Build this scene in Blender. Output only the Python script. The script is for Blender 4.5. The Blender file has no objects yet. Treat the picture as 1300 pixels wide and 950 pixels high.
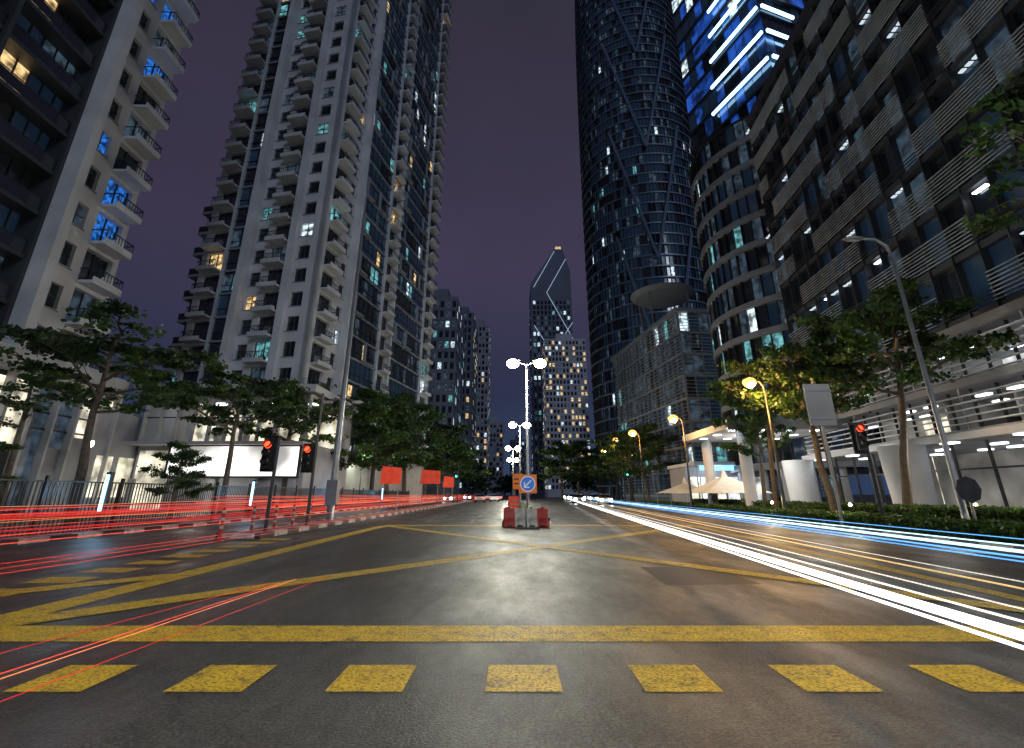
import bpy, math, random
from mathutils import Vector
random.seed(7)
R=random.random
U=random.uniform
SC=bpy.context.scene

# ------------------------------------------------------------------ materials
def mat(name,col,rough=.6,metal=0,var=0.0,vscale=1.0,bump=0.0,bscale=8.0,em=None,es=0,evar=0,spec=None,trans=0):
    m=bpy.data.materials.new(name); m.use_nodes=True
    nt=m.node_tree; b=nt.nodes['Principled BSDF']
    b.inputs['Base Color'].default_value=(*col,1)
    b.inputs['Roughness'].default_value=rough
    b.inputs['Metallic'].default_value=metal
    if spec is not None: b.inputs['Specular IOR Level'].default_value=spec
    tc=nt.nodes.new('ShaderNodeTexCoord')
    if var>0:
        n=nt.nodes.new('ShaderNodeTexNoise'); n.inputs['Scale'].default_value=vscale; n.inputs['Detail'].default_value=5
        nt.links.new(tc.outputs['Object'],n.inputs['Vector'])
        r=nt.nodes.new('ShaderNodeValToRGB')
        r.color_ramp.elements[0].position=.3; r.color_ramp.elements[1].position=.7
        r.color_ramp.elements[0].color=(*[c*(1-var) for c in col],1)
        r.color_ramp.elements[1].color=(*[min(1,c*(1+var)) for c in col],1)
        nt.links.new(n.outputs['Fac'],r.inputs['Fac']); nt.links.new(r.outputs['Color'],b.inputs['Base Color'])
    if bump>0:
        n=nt.nodes.new('ShaderNodeTexNoise'); n.inputs['Scale'].default_value=bscale; n.inputs['Detail'].default_value=4
        nt.links.new(tc.outputs['Object'],n.inputs['Vector'])
        bp=nt.nodes.new('ShaderNodeBump'); bp.inputs['Strength'].default_value=bump
        nt.links.new(n.outputs['Fac'],bp.inputs['Height']); nt.links.new(bp.outputs['Normal'],b.inputs['Normal'])
    if em:
        b.inputs['Emission Color'].default_value=(*em,1); b.inputs['Emission Strength'].default_value=es
        if evar>0:
            n=nt.nodes.new('ShaderNodeTexNoise'); n.inputs['Scale'].default_value=evar; n.inputs['Detail'].default_value=3
            nt.links.new(tc.outputs['Object'],n.inputs['Vector'])
            mr=nt.nodes.new('ShaderNodeMapRange'); mr.inputs['From Min'].default_value=.38; mr.inputs['From Max'].default_value=.66
            mr.inputs['To Min'].default_value=es*.12; mr.inputs['To Max'].default_value=es*1.5
            nt.links.new(n.outputs['Fac'],mr.inputs['Value']); nt.links.new(mr.outputs['Result'],b.inputs['Emission Strength'])
    if trans:
        t=nt.nodes.new('ShaderNodeBsdfTranslucent'); t.inputs['Color'].default_value=(col[0]*1.4,col[1]*1.5,col[2],1)
        ms=nt.nodes.new('ShaderNodeMixShader'); ms.inputs[0].default_value=trans
        o=nt.nodes['Material Output']; nt.links.new(b.outputs[0],ms.inputs[1]); nt.links.new(t.outputs[0],ms.inputs[2]); nt.links.new(ms.outputs[0],o.inputs['Surface'])
    return m

M={}
M['white']=mat('white_render',(.43,.44,.47),.7,var=.18,vscale=.35,bump=.05)
M['white2']=mat('grey_render',(.30,.30,.32),.7,var=.15,vscale=.5)
M['dkwall']=mat('dark_cladding',(.03,.033,.04),.4,var=.2,vscale=.6)
M['slab']=mat('slab_edge',(.19,.21,.25),.6,var=.1,vscale=.8)
M['bluespan']=mat('blue_spandrel',(.12,.17,.25),.4,.2,var=.15,vscale=.2)
M['glass']=mat('dark_glass',(.015,.02,.03),.07,var=.3,vscale=.4,spec=.8)
M['glass2']=mat('blue_glass',(.02,.035,.06),.1,var=.3,vscale=.3,spec=.8,em=(.1,.28,.6),es=.025)
M['dim']=mat('dim_window',(.03,.03,.04),.2,em=(.25,.42,.6),es=.11,evar=1.2)
M['warm']=mat('warm_window',(.2,.15,.1),.4,em=(1,.68,.3),es=.9,evar=1.5)
M['cool']=mat('cool_window',(.2,.2,.2),.4,em=(.72,.9,1),es=1.1,evar=1.5)
M['teal']=mat('teal_window',(.05,.1,.1),.4,em=(.25,.75,.8),es=.5,evar=1.5)
M['blue']=mat('blue_window',(.02,.05,.1),.3,em=(.03,.26,1),es=.55,evar=3.5)
M['led']=mat('led_strip',(.8,.8,.8),.4,em=(.34,.64,1),es=7)
M['ledline']=mat('light_line',(.8,.8,.8),.4,em=(.5,.65,.9),es=.7)
M['ledb']=mat('led_blue_wash',(.02,.05,.1),.2,em=(.03,.16,.9),es=.36,evar=.5)
M['ceil']=mat('ceiling_light',(.8,.8,.8),.4,em=(.88,.95,1),es=5)
M['softceil']=mat('soft_ceiling_light',(.5,.5,.5),.4,em=(.75,.9,1),es=.8)
M['metal']=mat('grey_metal',(.27,.28,.30),.45,.6,var=.15,vscale=2)
M['dkmetal']=mat('dark_metal',(.04,.04,.045),.4,.5,var=.2,vscale=3)
M['fin']=mat('louvre_metal',(.30,.34,.39),.5,.0,var=.2,vscale=.7)
M['finl']=mat('podium_louvre',(.55,.57,.60),.5,.0,var=.15,vscale=.7)
M['findk']=mat('louvre_dark',(.05,.055,.065),.45,.3,var=.2,vscale=.7)
M['stone']=mat('pale_stone',(.38,.37,.36),.6,var=.15,vscale=1,bump=.1)
M['inner']=mat('interior_wall',(.45,.44,.42),.7,var=.5,vscale=.45)
M['bark']=mat('bark',(.09,.07,.055),.9,var=.4,vscale=6,bump=.6,bscale=20)
M['leafA']=mat('leaf_dark',(.02,.044,.013),.55,var=.4,vscale=3,trans=.3)
M['leafB']=mat('leaf_mid',(.038,.085,.02),.5,var=.4,vscale=3,trans=.35)
M['leafC']=mat('leaf_light',(.07,.125,.028),.5,var=.3,vscale=3,trans=.35)
M['black']=mat('black_plastic',(.015,.015,.015),.4)
M['redp']=mat('red_plastic',(.40,.03,.02),.55,var=.5,vscale=4)
M['whp']=mat('white_plastic',(.48,.45,.38),.6,var=.5,vscale=4)
M['redlit']=mat('red_lens',(.5,.02,.01),.3,em=(1,.05,.015),es=5)
M['greenlit']=mat('green_lens',(.02,.5,.2),.3,em=(.05,1,.45),es=14)
M['orange']=mat('orange_board',(.75,.2,.02),.5,em=(1,.22,.02),es=.10)
M['redboard']=mat('red_board',(.6,.05,.02),.5,var=.25,vscale=2,em=(1,.08,.02),es=.2)
M['bluesign']=mat('blue_sign',(.02,.15,.6),.4,em=(.05,.3,1),es=.15)
M['signw']=mat('sign_white',(.8,.8,.8),.4,em=(1,1,1),es=.15)
M['lampw']=mat('lamp_white',(.9,.9,.8),.3,em=(1,.98,.72),es=70)
M['lampo']=mat('lamp_orange',(.9,.6,.3),.3,em=(1,.50,.09),es=2.6)
M['bulbo']=mat('lamp_orange_core',(.9,.8,.5),.3,em=(1,.72,.3),es=40)
M['tube']=mat('fluorescent_tube',(.9,.9,.9),.3,em=(.22,.68,1),es=5)
M['billb']=mat('lit_billboard',(.8,.8,.8),.4,em=(1,.98,.93),es=1.6,evar=.25)
M['lobby']=mat('lobby_light',(.6,.6,.5),.4,em=(1,.9,.68),es=.9,evar=1.0)
M['lobbyw']=mat('lobby_white_light',(.6,.6,.6),.4,em=(.9,.96,1),es=1.0,evar=.8)
M['shopsign']=mat('shop_sign_blue',(.3,.5,.8),.4,em=(.2,.55,1),es=2)
M['shopsign2']=mat('shop_sign_red',(.8,.2,.1),.4,em=(1,.2,.08),es=1.6)
M['kblack']=mat('kerb_black',(.03,.03,.03),.6,var=.3,vscale=5)
M['kwhite']=mat('kerb_white',(.40,.40,.38),.6,var=.45,vscale=5)
M['pave']=mat('pavement',(.12,.115,.11),.75,var=.3,vscale=1.5,bump=.15)
M['grass']=mat('grass',(.04,.07,.02),.9,var=.4,vscale=4,bump=.5,bscale=30)
M['paint']=mat('white_car_paint',(.7,.7,.72),.25,.1)
M['tyre']=mat('tyre',(.02,.02,.02),.8)
M['head']=mat('headlight',(1,1,1),.2,em=(.75,.92,1),es=50)
M['fabric']=mat('white_canvas',(.6,.58,.54),.8,var=.1,vscale=2)
M['far']=mat('distant_wall_skyglow',(.08,.09,.12),.8,var=.2,vscale=.05,em=(.2,.3,.6),es=.014)  # sky glow and haze put into the wall as faint emission
M['farl']=mat('distant_wall_pale_skyglow',(.22,.22,.26),.8,var=.15,vscale=.05,em=(.5,.6,.9),es=.035)  # pale far walls, haze glow put into the material too
M['patch']=mat('asphalt_patch',(.024,.024,.026),.6,var=.3,vscale=6,bump=.4,bscale=60)
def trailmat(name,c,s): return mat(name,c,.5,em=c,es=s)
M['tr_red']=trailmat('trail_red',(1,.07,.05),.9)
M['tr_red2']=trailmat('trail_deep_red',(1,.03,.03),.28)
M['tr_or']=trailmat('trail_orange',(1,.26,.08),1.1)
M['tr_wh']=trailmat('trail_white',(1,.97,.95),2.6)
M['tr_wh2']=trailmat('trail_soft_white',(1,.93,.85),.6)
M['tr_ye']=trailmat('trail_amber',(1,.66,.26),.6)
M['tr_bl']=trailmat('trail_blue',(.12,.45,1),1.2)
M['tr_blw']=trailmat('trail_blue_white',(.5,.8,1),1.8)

def asphalt():
    m=bpy.data.materials.new('asphalt'); m.use_nodes=True; nt=m.node_tree; b=nt.nodes['Principled BSDF']; L=nt.links.new
    tc=nt.nodes.new('ShaderNodeTexCoord')
    def noise(s,d=5,ro=.5,vec=None):
        n=nt.nodes.new('ShaderNodeTexNoise'); n.inputs['Scale'].default_value=s; n.inputs['Detail'].default_value=d; n.inputs['Roughness'].default_value=ro
        L(vec or tc.outputs['Object'],n.inputs['Vector']); return n
    mp=nt.nodes.new('ShaderNodeMapping'); mp.inputs['Scale'].default_value=(1,.35,1); L(tc.outputs['Object'],mp.inputs['Vector'])
    big=noise(.6,9,.65,mp.outputs['Vector']); fine=noise(38,6,.8); mid=noise(7,6,.7)
    r=nt.nodes.new('ShaderNodeValToRGB'); r.color_ramp.elements[0].position=.35; r.color_ramp.elements[1].position=.68
    r.color_ramp.elements[0].color=(.020,.020,.022,1); r.color_ramp.elements[1].color=(.048,.045,.044,1); L(big.outputs['Fac'],r.inputs['Fac'])
    def mul(a,n,p0,p1,c0,c1):
        r2=nt.nodes.new('ShaderNodeValToRGB'); r2.color_ramp.elements[0].position=p0; r2.color_ramp.elements[1].position=p1
        r2.color_ramp.elements[0].color=(c0,c0,c0,1); r2.color_ramp.elements[1].color=(c1,c1,c1,1); L(n,r2.inputs['Fac'])
        mx=nt.nodes.new('ShaderNodeMix'); mx.data_type='RGBA'; mx.blend_type='MULTIPLY'; mx.inputs[0].default_value=1
        L(a,mx.inputs[6]); L(r2.outputs['Color'],mx.inputs[7]); return mx.outputs[2]
    c=mul(r.outputs['Color'],fine.outputs['Fac'],.42,.62,.1,3.0); c=mul(c,mid.outputs['Fac'],.35,.65,.65,1.3)
    ds=nt.nodes.new('ShaderNodeVectorMath'); ds.operation='ADD'; L(tc.outputs['Object'],ds.inputs[0]); L(noise(1.5,6,.7).outputs['Color'],ds.inputs[1])
    cr=nt.nodes.new('ShaderNodeTexVoronoi'); cr.feature='DISTANCE_TO_EDGE'; cr.inputs['Scale'].default_value=.33; L(ds.outputs[0],cr.inputs['Vector'])
    c=mul(c,cr.outputs['Distance'],0,.006,.35,1.0)
    L(c,b.inputs['Base Color'])
    rr=nt.nodes.new('ShaderNodeMapRange'); rr.inputs['From Min'].default_value=.38; rr.inputs['From Max'].default_value=.62
    rr.inputs['To Min'].default_value=.33; rr.inputs['To Max'].default_value=.60
    big2=noise(.9,9,.7,mp.outputs['Vector']); L(big2.outputs['Fac'],rr.inputs['Value']); L(rr.outputs['Result'],b.inputs['Roughness'])
    bn=noise(55,4,.6)
    bp=nt.nodes.new('ShaderNodeBump'); bp.inputs['Strength'].default_value=.9; bp.inputs['Distance'].default_value=.012
    L(bn.outputs['Fac'],bp.inputs['Height']); L(bp.outputs['Normal'],b.inputs['Normal'])
    return m
M['asphalt']=asphalt()
def paintmat(name,col,base=(.05,.05,.05)):
    m=bpy.data.materials.new(name); m.use_nodes=True; nt=m.node_tree; b=nt.nodes['Principled BSDF']; L=nt.links.new
    tc=nt.nodes.new('ShaderNodeTexCoord')
    n=nt.nodes.new('ShaderNodeTexNoise'); n.inputs['Scale'].default_value=4.5; n.inputs['Detail'].default_value=12; n.inputs['Roughness'].default_value=.8
    L(tc.outputs['Object'],n.inputs['Vector'])
    r=nt.nodes.new('ShaderNodeValToRGB'); e=r.color_ramp.elements
    e[0].position=.36; e[0].color=(*base,1); e[1].position=.45; e[1].color=(*[c*.7 for c in col],1)
    k=e.new(.66); k.color=(*col,1)
    L(n.outputs['Fac'],r.inputs['Fac'])
    f=nt.nodes.new('ShaderNodeTexNoise'); f.inputs['Scale'].default_value=40; f.inputs['Detail'].default_value=4; L(tc.outputs['Object'],f.inputs['Vector'])
    r2=nt.nodes.new('ShaderNodeValToRGB'); r2.color_ramp.elements[0].position=.36; r2.color_ramp.elements[1].position=.54
    r2.color_ramp.elements[0].color=(.25,.25,.25,1); r2.color_ramp.elements[1].color=(1,1,1,1); L(f.outputs['Fac'],r2.inputs['Fac'])
    mx=nt.nodes.new('ShaderNodeMix'); mx.data_type='RGBA'; mx.blend_type='MULTIPLY'; mx.inputs[0].default_value=1
    L(r.outputs['Color'],mx.inputs[6]); L(r2.outputs['Color'],mx.inputs[7]); L(mx.outputs[2],b.inputs['Base Color']); b.inputs['Roughness'].default_value=.6
    bp=nt.nodes.new('ShaderNodeBump'); bp.inputs['Strength'].default_value=.5; bp.inputs['Distance'].default_value=.008
    L(f.outputs['Fac'],bp.inputs['Height']); L(bp.outputs['Normal'],b.inputs['Normal'])
    return m
M['yellow']=paintmat('yellow_road_paint',(.82,.53,.035))
M['wpaint']=paintmat('white_road_paint',(.5,.5,.48))

# ------------------------------------------------------------------ mesh builder
class MB:
    def __init__(s,name,loc=(0,0,0)):
        s.name=name; s.p={}; s.loc=Vector(loc); s.extra=[]
    def g(s,part):
        if part not in s.p: s.p[part]=([],[],[],[])
        return s.p[part]
    def add(s,part,m,vs,fs):
        V,F,I,ML=s.g(part)
        if m not in ML: ML.append(m)
        k=len(V); i=ML.index(m)
        V.extend(vs)
        for f in fs: F.append([a+k for a in f]); I.append(i)
    def fbox(s,part,m,F,u0,u1,w0,w1,z0,z1):
        (ox,oy),(ux,uy),(wx,wy)=F
        c=[(ox+u*ux+w*wx,oy+u*uy+w*wy,z) for z in (z0,z1) for u,w in ((u0,w0),(u1,w0),(u1,w1),(u0,w1))]
        s.add(part,m,c,[(0,3,2,1),(4,5,6,7),(0,1,5,4),(1,2,6,5),(2,3,7,6),(3,0,4,7)])
    def fquad(s,part,m,F,u0,u1,w,z0,z1):
        (ox,oy),(ux,uy),(wx,wy)=F
        s.add(part,m,[(ox+u*ux+w*wx,oy+u*uy+w*wy,z) for u,z in ((u0,z0),(u1,z0),(u1,z1),(u0,z1))],[(0,1,2,3)])
    def box(s,part,m,x0,x1,y0,y1,z0,z1):
        s.fbox(part,m,((0,0),(1,0),(0,1)),x0,x1,y0,y1,z0,z1)
    def tube(s,part,m,pts,rad,n=8,cap=True):
        pts=[Vector(p) for p in pts]; vs=[]; fs=[]
        for i,p in enumerate(pts):
            d=(pts[min(i+1,len(pts)-1)]-pts[max(i-1,0)]).normalized()
            a=Vector((0,0,1)) if abs(d.z)<.9 else Vector((1,0,0))
            e1=d.cross(a).normalized(); e2=d.cross(e1)
            r=rad[i] if isinstance(rad,(list,tuple)) else rad
            for k in range(n):
                t=2*math.pi*k/n; q=p+e1*r*math.cos(t)+e2*r*math.sin(t); vs.append(tuple(q))
        for i in range(len(pts)-1):
            for k in range(n):
                fs.append((i*n+k,i*n+(k+1)%n,(i+1)*n+(k+1)%n,(i+1)*n+k))
        if cap: fs.append(tuple(range(n))); fs.append(tuple((len(pts)-1)*n+k for k in range(n)))
        s.add(part,m,vs,fs)
    def ball(s,part,m,c,rx,ry,rz,n=12,h=8):
        vs=[];fs=[]
        for j in range(h+1):
            ph=math.pi*j/h
            for k in range(n):
                t=2*math.pi*k/n
                vs.append((c[0]+rx*math.sin(ph)*math.cos(t),c[1]+ry*math.sin(ph)*math.sin(t),c[2]+rz*math.cos(ph)))
        for j in range(h):
            for k in range(n): fs.append((j*n+k,j*n+(k+1)%n,(j+1)*n+(k+1)%n,(j+1)*n+k))
        s.add(part,m,vs,fs)
    def build(s,smooth=()):
        if len(s.p)==1 and not s.extra:
            (part,(V,F,I,ML)),=s.p.items()
            o=s._mk(s.name,V,F,I,ML,part in smooth); o.location=s.loc; s.root=o; return o
        e=bpy.data.objects.new(s.name,None); e.empty_display_size=.5; SC.collection.objects.link(e); e.location=s.loc
        for part,(V,F,I,ML) in s.p.items():
            o=s._mk(part,V,F,I,ML,part in smooth); o.parent=e
        for o in s.extra: o.parent=e
        s.root=e; return e
    def _mk(s,name,V,F,I,ML,sm):
        me=bpy.data.meshes.new(name); me.from_pydata(V,[],F)
        for m in ML: me.materials.append(M[m])
        me.polygons.foreach_set('material_index',I)
        if sm: me.polygons.foreach_set('use_smooth',[True]*len(F))
        me.update(); o=bpy.data.objects.new(name,me); SC.collection.objects.link(o); return o
    def light(s,loc,col,power,rad=.25,spot=None):
        l=bpy.data.lights.new('lamp_light','SPOT' if spot else 'POINT'); l.energy=power; l.color=col; l.shadow_soft_size=rad
        if spot: l.spot_size=math.radians(spot); l.spot_blend=.5
        o=bpy.data.objects.new('lamp_light',l); o.location=loc; SC.collection.objects.link(o); s.extra.append(o); return o

def pick(tab):
    r=R(); a=0
    for k,p in tab:
        a+=p
        if r<a: return k
    return 'glass'

# ------------------------------------------------------------------ ground and road
SK=.083   # the right-hand carriageway opens out by ~4.8 degrees
def poly(name,m,pts,z):
    me=bpy.data.meshes.new(name); me.from_pydata([(x,y,z) for x,y in pts],[],[tuple(range(len(pts)))])
    me.materials.append(M[m]); o=bpy.data.objects.new(name,me); SC.collection.objects.link(o); return o
poly('ground','pave',[(-1500,-300),(1500,-300),(1500,2500),(-1500,2500)],-.004)
poly('road','asphalt',[(-60,-60),(60,-60),(60,7),(60,8),(12+SK*8,8),(12+SK*400,400),(-14.5,400),(-14.5,-20),(-60,-20)],0)
mk=MB('road_markings')
def strip(m,a,b,w,z):
    a=Vector((*a,0));b=Vector((*b,0)); d=(b-a).normalized(); n=Vector((-d.y,d.x,0))*w/2
    mk.add('paint',m,[(a+n)[:2]+(z,),(a-n)[:2]+(z,),(b-n)[:2]+(z,),(b+n)[:2]+(z,)],[(0,1,2,3)])
strip('yellow',(-14,5.72),(7.1,5.72),.60,.004)
strip('yellow',(-6.0,23.9),(8.6,23.9),.6,.004)
strip('yellow',(-6.0,6.04),(-6.0,23.55),.5,.004)
strip('yellow',(7.05,6.04),(8.5,23.55),.28,.004)
strip('yellow',(-5.8,6.06),(8.3,23.6),.50,.008)
strip('yellow',(-5.8,23.6),(7.0,6.05),.44,.012)
strip('yellow',(-9.2,6.06),(-6.1,9.5),.5,.008)
for i in range(-5,7):
    x=.09+1.2*i; mk.add('paint','yellow',[(x-.29,4.16,.004),(x+.29,4.16,.004),(x+.29,4.74,.004),(x-.29,4.74,.004)],[(0,1,2,3)])
for i in range(9):
    y=7.6+1.1*i; mk.add('paint','yellow',[(-8.2,y,.004),(-7.3,y,.004),(-7.3,y+.6,.004),(-8.2,y+.6,.004)],[(0,1,2,3)])
for x,s in ((-4.6,0),(-2.2,0),(5.2,SK),(8.4,SK)):
    y=27
    while y<200:
        strip('wpaint',(x+s*y,y),(x+s*(y+2.5),y+2.5),.13,.004); y+=6
strip('wpaint',(-7.9,26),(-7.9,200),.14,.0045)
strip('wpaint',(10.9+SK*26,26),(10.9+SK*200,200),.14,.004)
mk.build()
poly('road_patch','patch',[(2.5,8.5),(4.1,8.6),(4.0,10.6),(2.6,10.5)],.0025)
poly('road_patch','patch',[(-3.4,12),(-2.2,12.1),(-2.3,14.8),(-3.5,14.7)],.0025)
b=MB('manhole_cover'); b.tube('frame','metal',[(1.6,14.2,.001),(1.6,14.2,.0035)],.40,24); b.tube('lid','dkmetal',[(1.6,14.2,.0036),(1.6,14.2,.006)],.34,24); b.build()
rp=MB('pavement')
def kl(y): return 11.6+SK*y
rp.add('paving','pave',[(kl(-20)+.3,-20,.14),(60,-20,.14),(60,200,.14),(kl(200)+.3,200,.14)],[(0,1,2,3)])
y=-20
while y<200:
    a,b=kl(y),kl(y+1); 
    rp.add('kerb','kwhite' if int(y)%2 else 'kblack',[(a,y,0),(a+.3,y,0),(b+.3,y+1,0),(b,y+1,0),(a+.03,y,.15),(a+.3,y,.15),(b+.3,y+1,.15),(b+.03,y+1,.15)],[(4,5,6,7),(0,4,7,3),(0,1,5,4)]); y+=1
rp.build()
lp=MB('pavement')
lp.box('paving','pave',-80,-14.8,-5,300,0,.14)
for i in range(150): lp.box('kerb','kwhite' if i%2 else 'kblack',-14.8,-14.5,i,i+1,0,.15)
lp.build()
dv=MB('traffic_island')
dv.box('paving','pave',-9.7,-8.6,17.2,140,0,.14)
for i in range(123):
    c='kwhite' if i%2 else 'kblack'
    dv.box('kerb',c,-8.6,-8.4,17+i,18+i,0,.16); dv.box('kerb',c,-9.9,-9.7,17+i,18+i,0,.16)
dv.box('kerb','kwhite',-9.7,-8.6,17,17.2,0,.16)
dv.build()
md=MB('traffic_island')
md.box('grass','grass',-.1,1.9,28.2,160,0,.13)
for i in range(132):
    c='kwhite' if i%2 else 'kblack'
    md.box('kerb',c,1.9,2.1,28+i,29+i,0,.16); md.box('kerb',c,-.3,-.1,28+i,29+i,0,.16)
md.box('kerb','kwhite',-.1,1.9,28,28.2,0,.16)
md.build()

# ------------------------------------------------------------------ facade bays
def bay(b,F,u0,u1,z,fh,kind,tab,wall='white',bd=1.2):
    if kind=='wall':
        b.fbox('walls',wall,F,u0,u1,-.5,0,z,z+fh); return
    g=pick(tab)
    if kind=='win':
        b.fbox('walls',wall,F,u0,u1,-.5,0,z,z+.7); b.fbox('walls',wall,F,u0,u1,-.5,0,z+2.5,z+fh)
        b.fbox('walls',wall,F,u0,u0+.2,-.5,0,z+.7,z+2.5); b.fbox('walls',wall,F,u1-.2,u1,-.5,0,z+.7,z+2.5)
        b.fquad('windows',g,F,u0+.2,u1-.2,-.3,z+.7,z+2.5)
        c=(u0+u1)/2; b.fbox('frames','dkmetal',F,c-.04,c+.04,-.29,-.2,z+.7,z+2.5)
        b.fbox('frames','dkmetal',F,u0+.2,u1-.2,-.29,-.22,z+1.6,z+1.66)
        b.fbox('frames','slab',F,u0+.1,u1-.1,0.003,.1,z+.62,z+.7)
    elif kind=='balc':
        b.fquad('windows',g,F,u0,u1,-.45,z+.2,z+fh-.25)
        b.fbox('walls',wall,F,u0,u1,-.5,0,z+fh-.3,z+fh)
        for k in range(3):
            c=u0+(u1-u0)*k/2; c=min(max(c,u0+.06),u1-.06); b.fbox('frames','dkmetal',F,c-.05,c+.05,-.44,-.36,z+.2,z+fh-.3)
        b.fbox('balconies',wall,F,u0-.1,u1+.1,0.002,bd,z,z+.22)
        b.fbox('balconies','dkmetal',F,u0-.1,u1+.1,bd-.08,bd-.02,z+1.15,z+1.22)
        n=int((u1-u0+.2)/.28)
        for k in range(n+1):
            c=u0-.08+k*(u1-u0+.14)/n; b.fbox('balconies','dkmetal',F,c-.02,c+.02,bd-.07,bd-.03,z+.22,z+1.15)
        for c in (u0-.1,u1+.05): b.fbox('balconies','dkmetal',F,c,c+.05,0,bd-.1,z+1.1,z+1.17)
        b.fbox('balconies',wall,F,u0-.1,u1+.1,bd-.1,bd+.02,z+.22,z+.5)
        if R()<.4: b.fbox('clutter',random.choice(('metal','dkmetal','fabric')),F,u0+.3,u0+.9,.2,.7,z+.222,z+U(.7,1.2))
    elif kind=='glass':
        b.fquad('windows','glass' if R()<.5 else 'glass2',F,u0,u1,-.3,z,z+fh)
        n=max(1,round((u1-u0)/1.3)); w=(u1-u0)/n
        for k in range(n):
            g=pick(tab)
            if g!='glass': b.fquad('windows',g,F,u0+k*w+.05,u0+(k+1)*w-.05,-.29,z+.6,z+fh-.3)
            b.fbox('frames','dkmetal',F,u0+k*w-.04,u0+k*w+.04,-.28,-.12,z+.3,z+fh)
        b.fbox('walls','slab',F,u0,u1,-.28,-.05,z,z+.25)
        b.fbox('frames','dkmetal',F,u0,u1,-.28,-.16,z+1.2,z+1.26)

def residential():
    b=MB('apartment_tower')
    C=(-22.9,50.0); l=math.hypot(.2,.98); uR=(.2/l,.98/l); nR=(uR[1],-uR[0]); uL=(-nR[0],-nR[1]); nL=(-uR[0],-uR[1])
    FR=(C,uR,nR); FL=(C,uL,nL)
    H=132; fh=3.05
    b.fbox('core','dkwall',FR,.5,36.2,-16.1,-.5,0,H)
    tabw=(('warm',.025),('teal',.05),('cool',.015),('dim',.12))
    tabg=(('warm',.012),('teal',.025),('cool',.02),('dim',.16),('glass2',.3))
    LL=[(0,1.2,'wall'),(1.2,3.2,'win'),(3.2,4.4,'wall'),(4.4,6.8,'balc'),(6.8,7.4,'wall'),(7.4,9.2,'win'),(9.2,10.2,'wall'),(10.2,13.0,'glass'),(13.0,13.4,'wall'),(13.4,15.8,'balc'),(15.8,16.6,'wall')]
    RR=[(0,1.1,'wall'),(1.1,3.7,'balc'),(3.7,4.6,'wall'),(4.6,6.2,'win'),(6.2,7.0,'wall'),(7.0,16.2,'glass'),(16.2,16.8,'wall'),(16.8,18.8,'balc'),(18.8,19.3,'wall'),(19.3,32.4,'glass'),(32.4,33,'wall'),(33,35.8,'balc'),(35.8,36.7,'wall')]
    n=int(H/fh)
    for i in range(2,n):
        z=i*fh
        for u0,u1,k in LL: bay(b,FL,u0,u1,z,fh,k,tabw)
        for u0,u1,k in RR: bay(b,FR,u0,u1,z,fh,k,tabg if k=='glass' else tabw,bd=1.0)
        if i%2==0:
            for uu in (8.6,12.4,21,25,29):
                if R()<.55: b.fbox('box_frames','slab',FR,uu,uu+2.2,-.05,.35,z+.1,z+.35); b.fbox('box_frames','slab',FR,uu,uu+.15,-.05,.35,z+.35,z+fh)
    for i in range(2,13):
        z=i*fh
        b.fbox('wing','white',FL,16.6,18.6,-9,-.4,z,z+.35)
        b.fquad('wing',pick(tabw),FL,16.6,18.2,-1.2,z+.35,z+fh)
        b.fbox('wing','dkmetal',FL,16.6,18.6,-.5,-.44,z+.35,z+1.2)
    b.fbox('piers','white',FR,6.3,7.0,.003,.9,8,H+1)
    b.fbox('piers','white',FR,18.9,19.4,.003,.6,8,H+1)
    b.fbox('piers','white',FL,9.2,10.0,.003,1.2,8,H+1)
    b.fbox('piers','white',FL,3.3,4.2,.003,.5,8,H+1)
    b.fbox('roof','white',FR,-.3,37,-17,.3,H,H+1.2)
    b.fbox('base','stone',FR,0,36.7,-16.6,0,0,2*fh)
    b.build()
residential()
def podium():
    b=MB('podium_building')
    F=((-15.9,37),(-1,0),(0,-1))
    b.fbox('walls','white2',F,0,13,-10,-6,0,9.0); b.fbox('walls','white2',F,0,13,-6,-.3,0,5.2); b.fbox('walls','white2',F,0,13,-6,-.3,8.75,9.0)
    b.fbox('walls','white2',F,12.8,13,-6,-.3,5.2,8.75)
    b.fquad('inner_wall','lobby',F,0,12.8,-5.98,5.25,8.7)
    for k in range(5): b.fbox('ceiling_lights','ceil',F,.8+k*2.5,1.9+k*2.5,-3.4,-2.6,8.66,8.74); b.fbox('inner_piers','stone',F,1.9+k*2.5,2.3+k*2.5,-4.6,-4.2,5.2,8.74)
    b.fbox('roof','white2',F,-.6,13.6,-10.6,.9,9.0,9.6)
    for k in range(11):
        u=.1+k*1.28; b.fbox('frames','stone',F,u-.1,u+.02,-.28,.1,5.2,8.98)
    b.fbox('frames','dkmetal',F,0,13,-.2,-.12,7.1,7.18)
    b.fbox('slab','white2',F,-.3,13.4,-.3,1.2,4.95,5.19)
    b.fquad('billboard','billb',F,.2,9.9,.5,2.7,4.85)
    b.fbox('billboard_frame','dkmetal',F,.0,10.1,.3,.48,2.55,4.94)
    for k in range(5): b.fbox('columns','white2',F,.3+k*3,.8+k*3,.1,.29,0,2.5)
    b.fquad('shopfront','lobby',F,10.3,12.8,-.27,.3,4.6)
    b.box('annex','white2',-34,-29.2,33,44,0,7.2); b.box('annex','white2',-34,-29.3,30,33,0,5.0)
    for k in range(4): b.box('annex_windows','lobby',-29.18,-29.12,34+k*2,35.4+k*2,1.2,4.0)
    b.light((-22,34.5,1.5),(1,.95,.85),180,.4)
    b.build()
podium()
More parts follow.
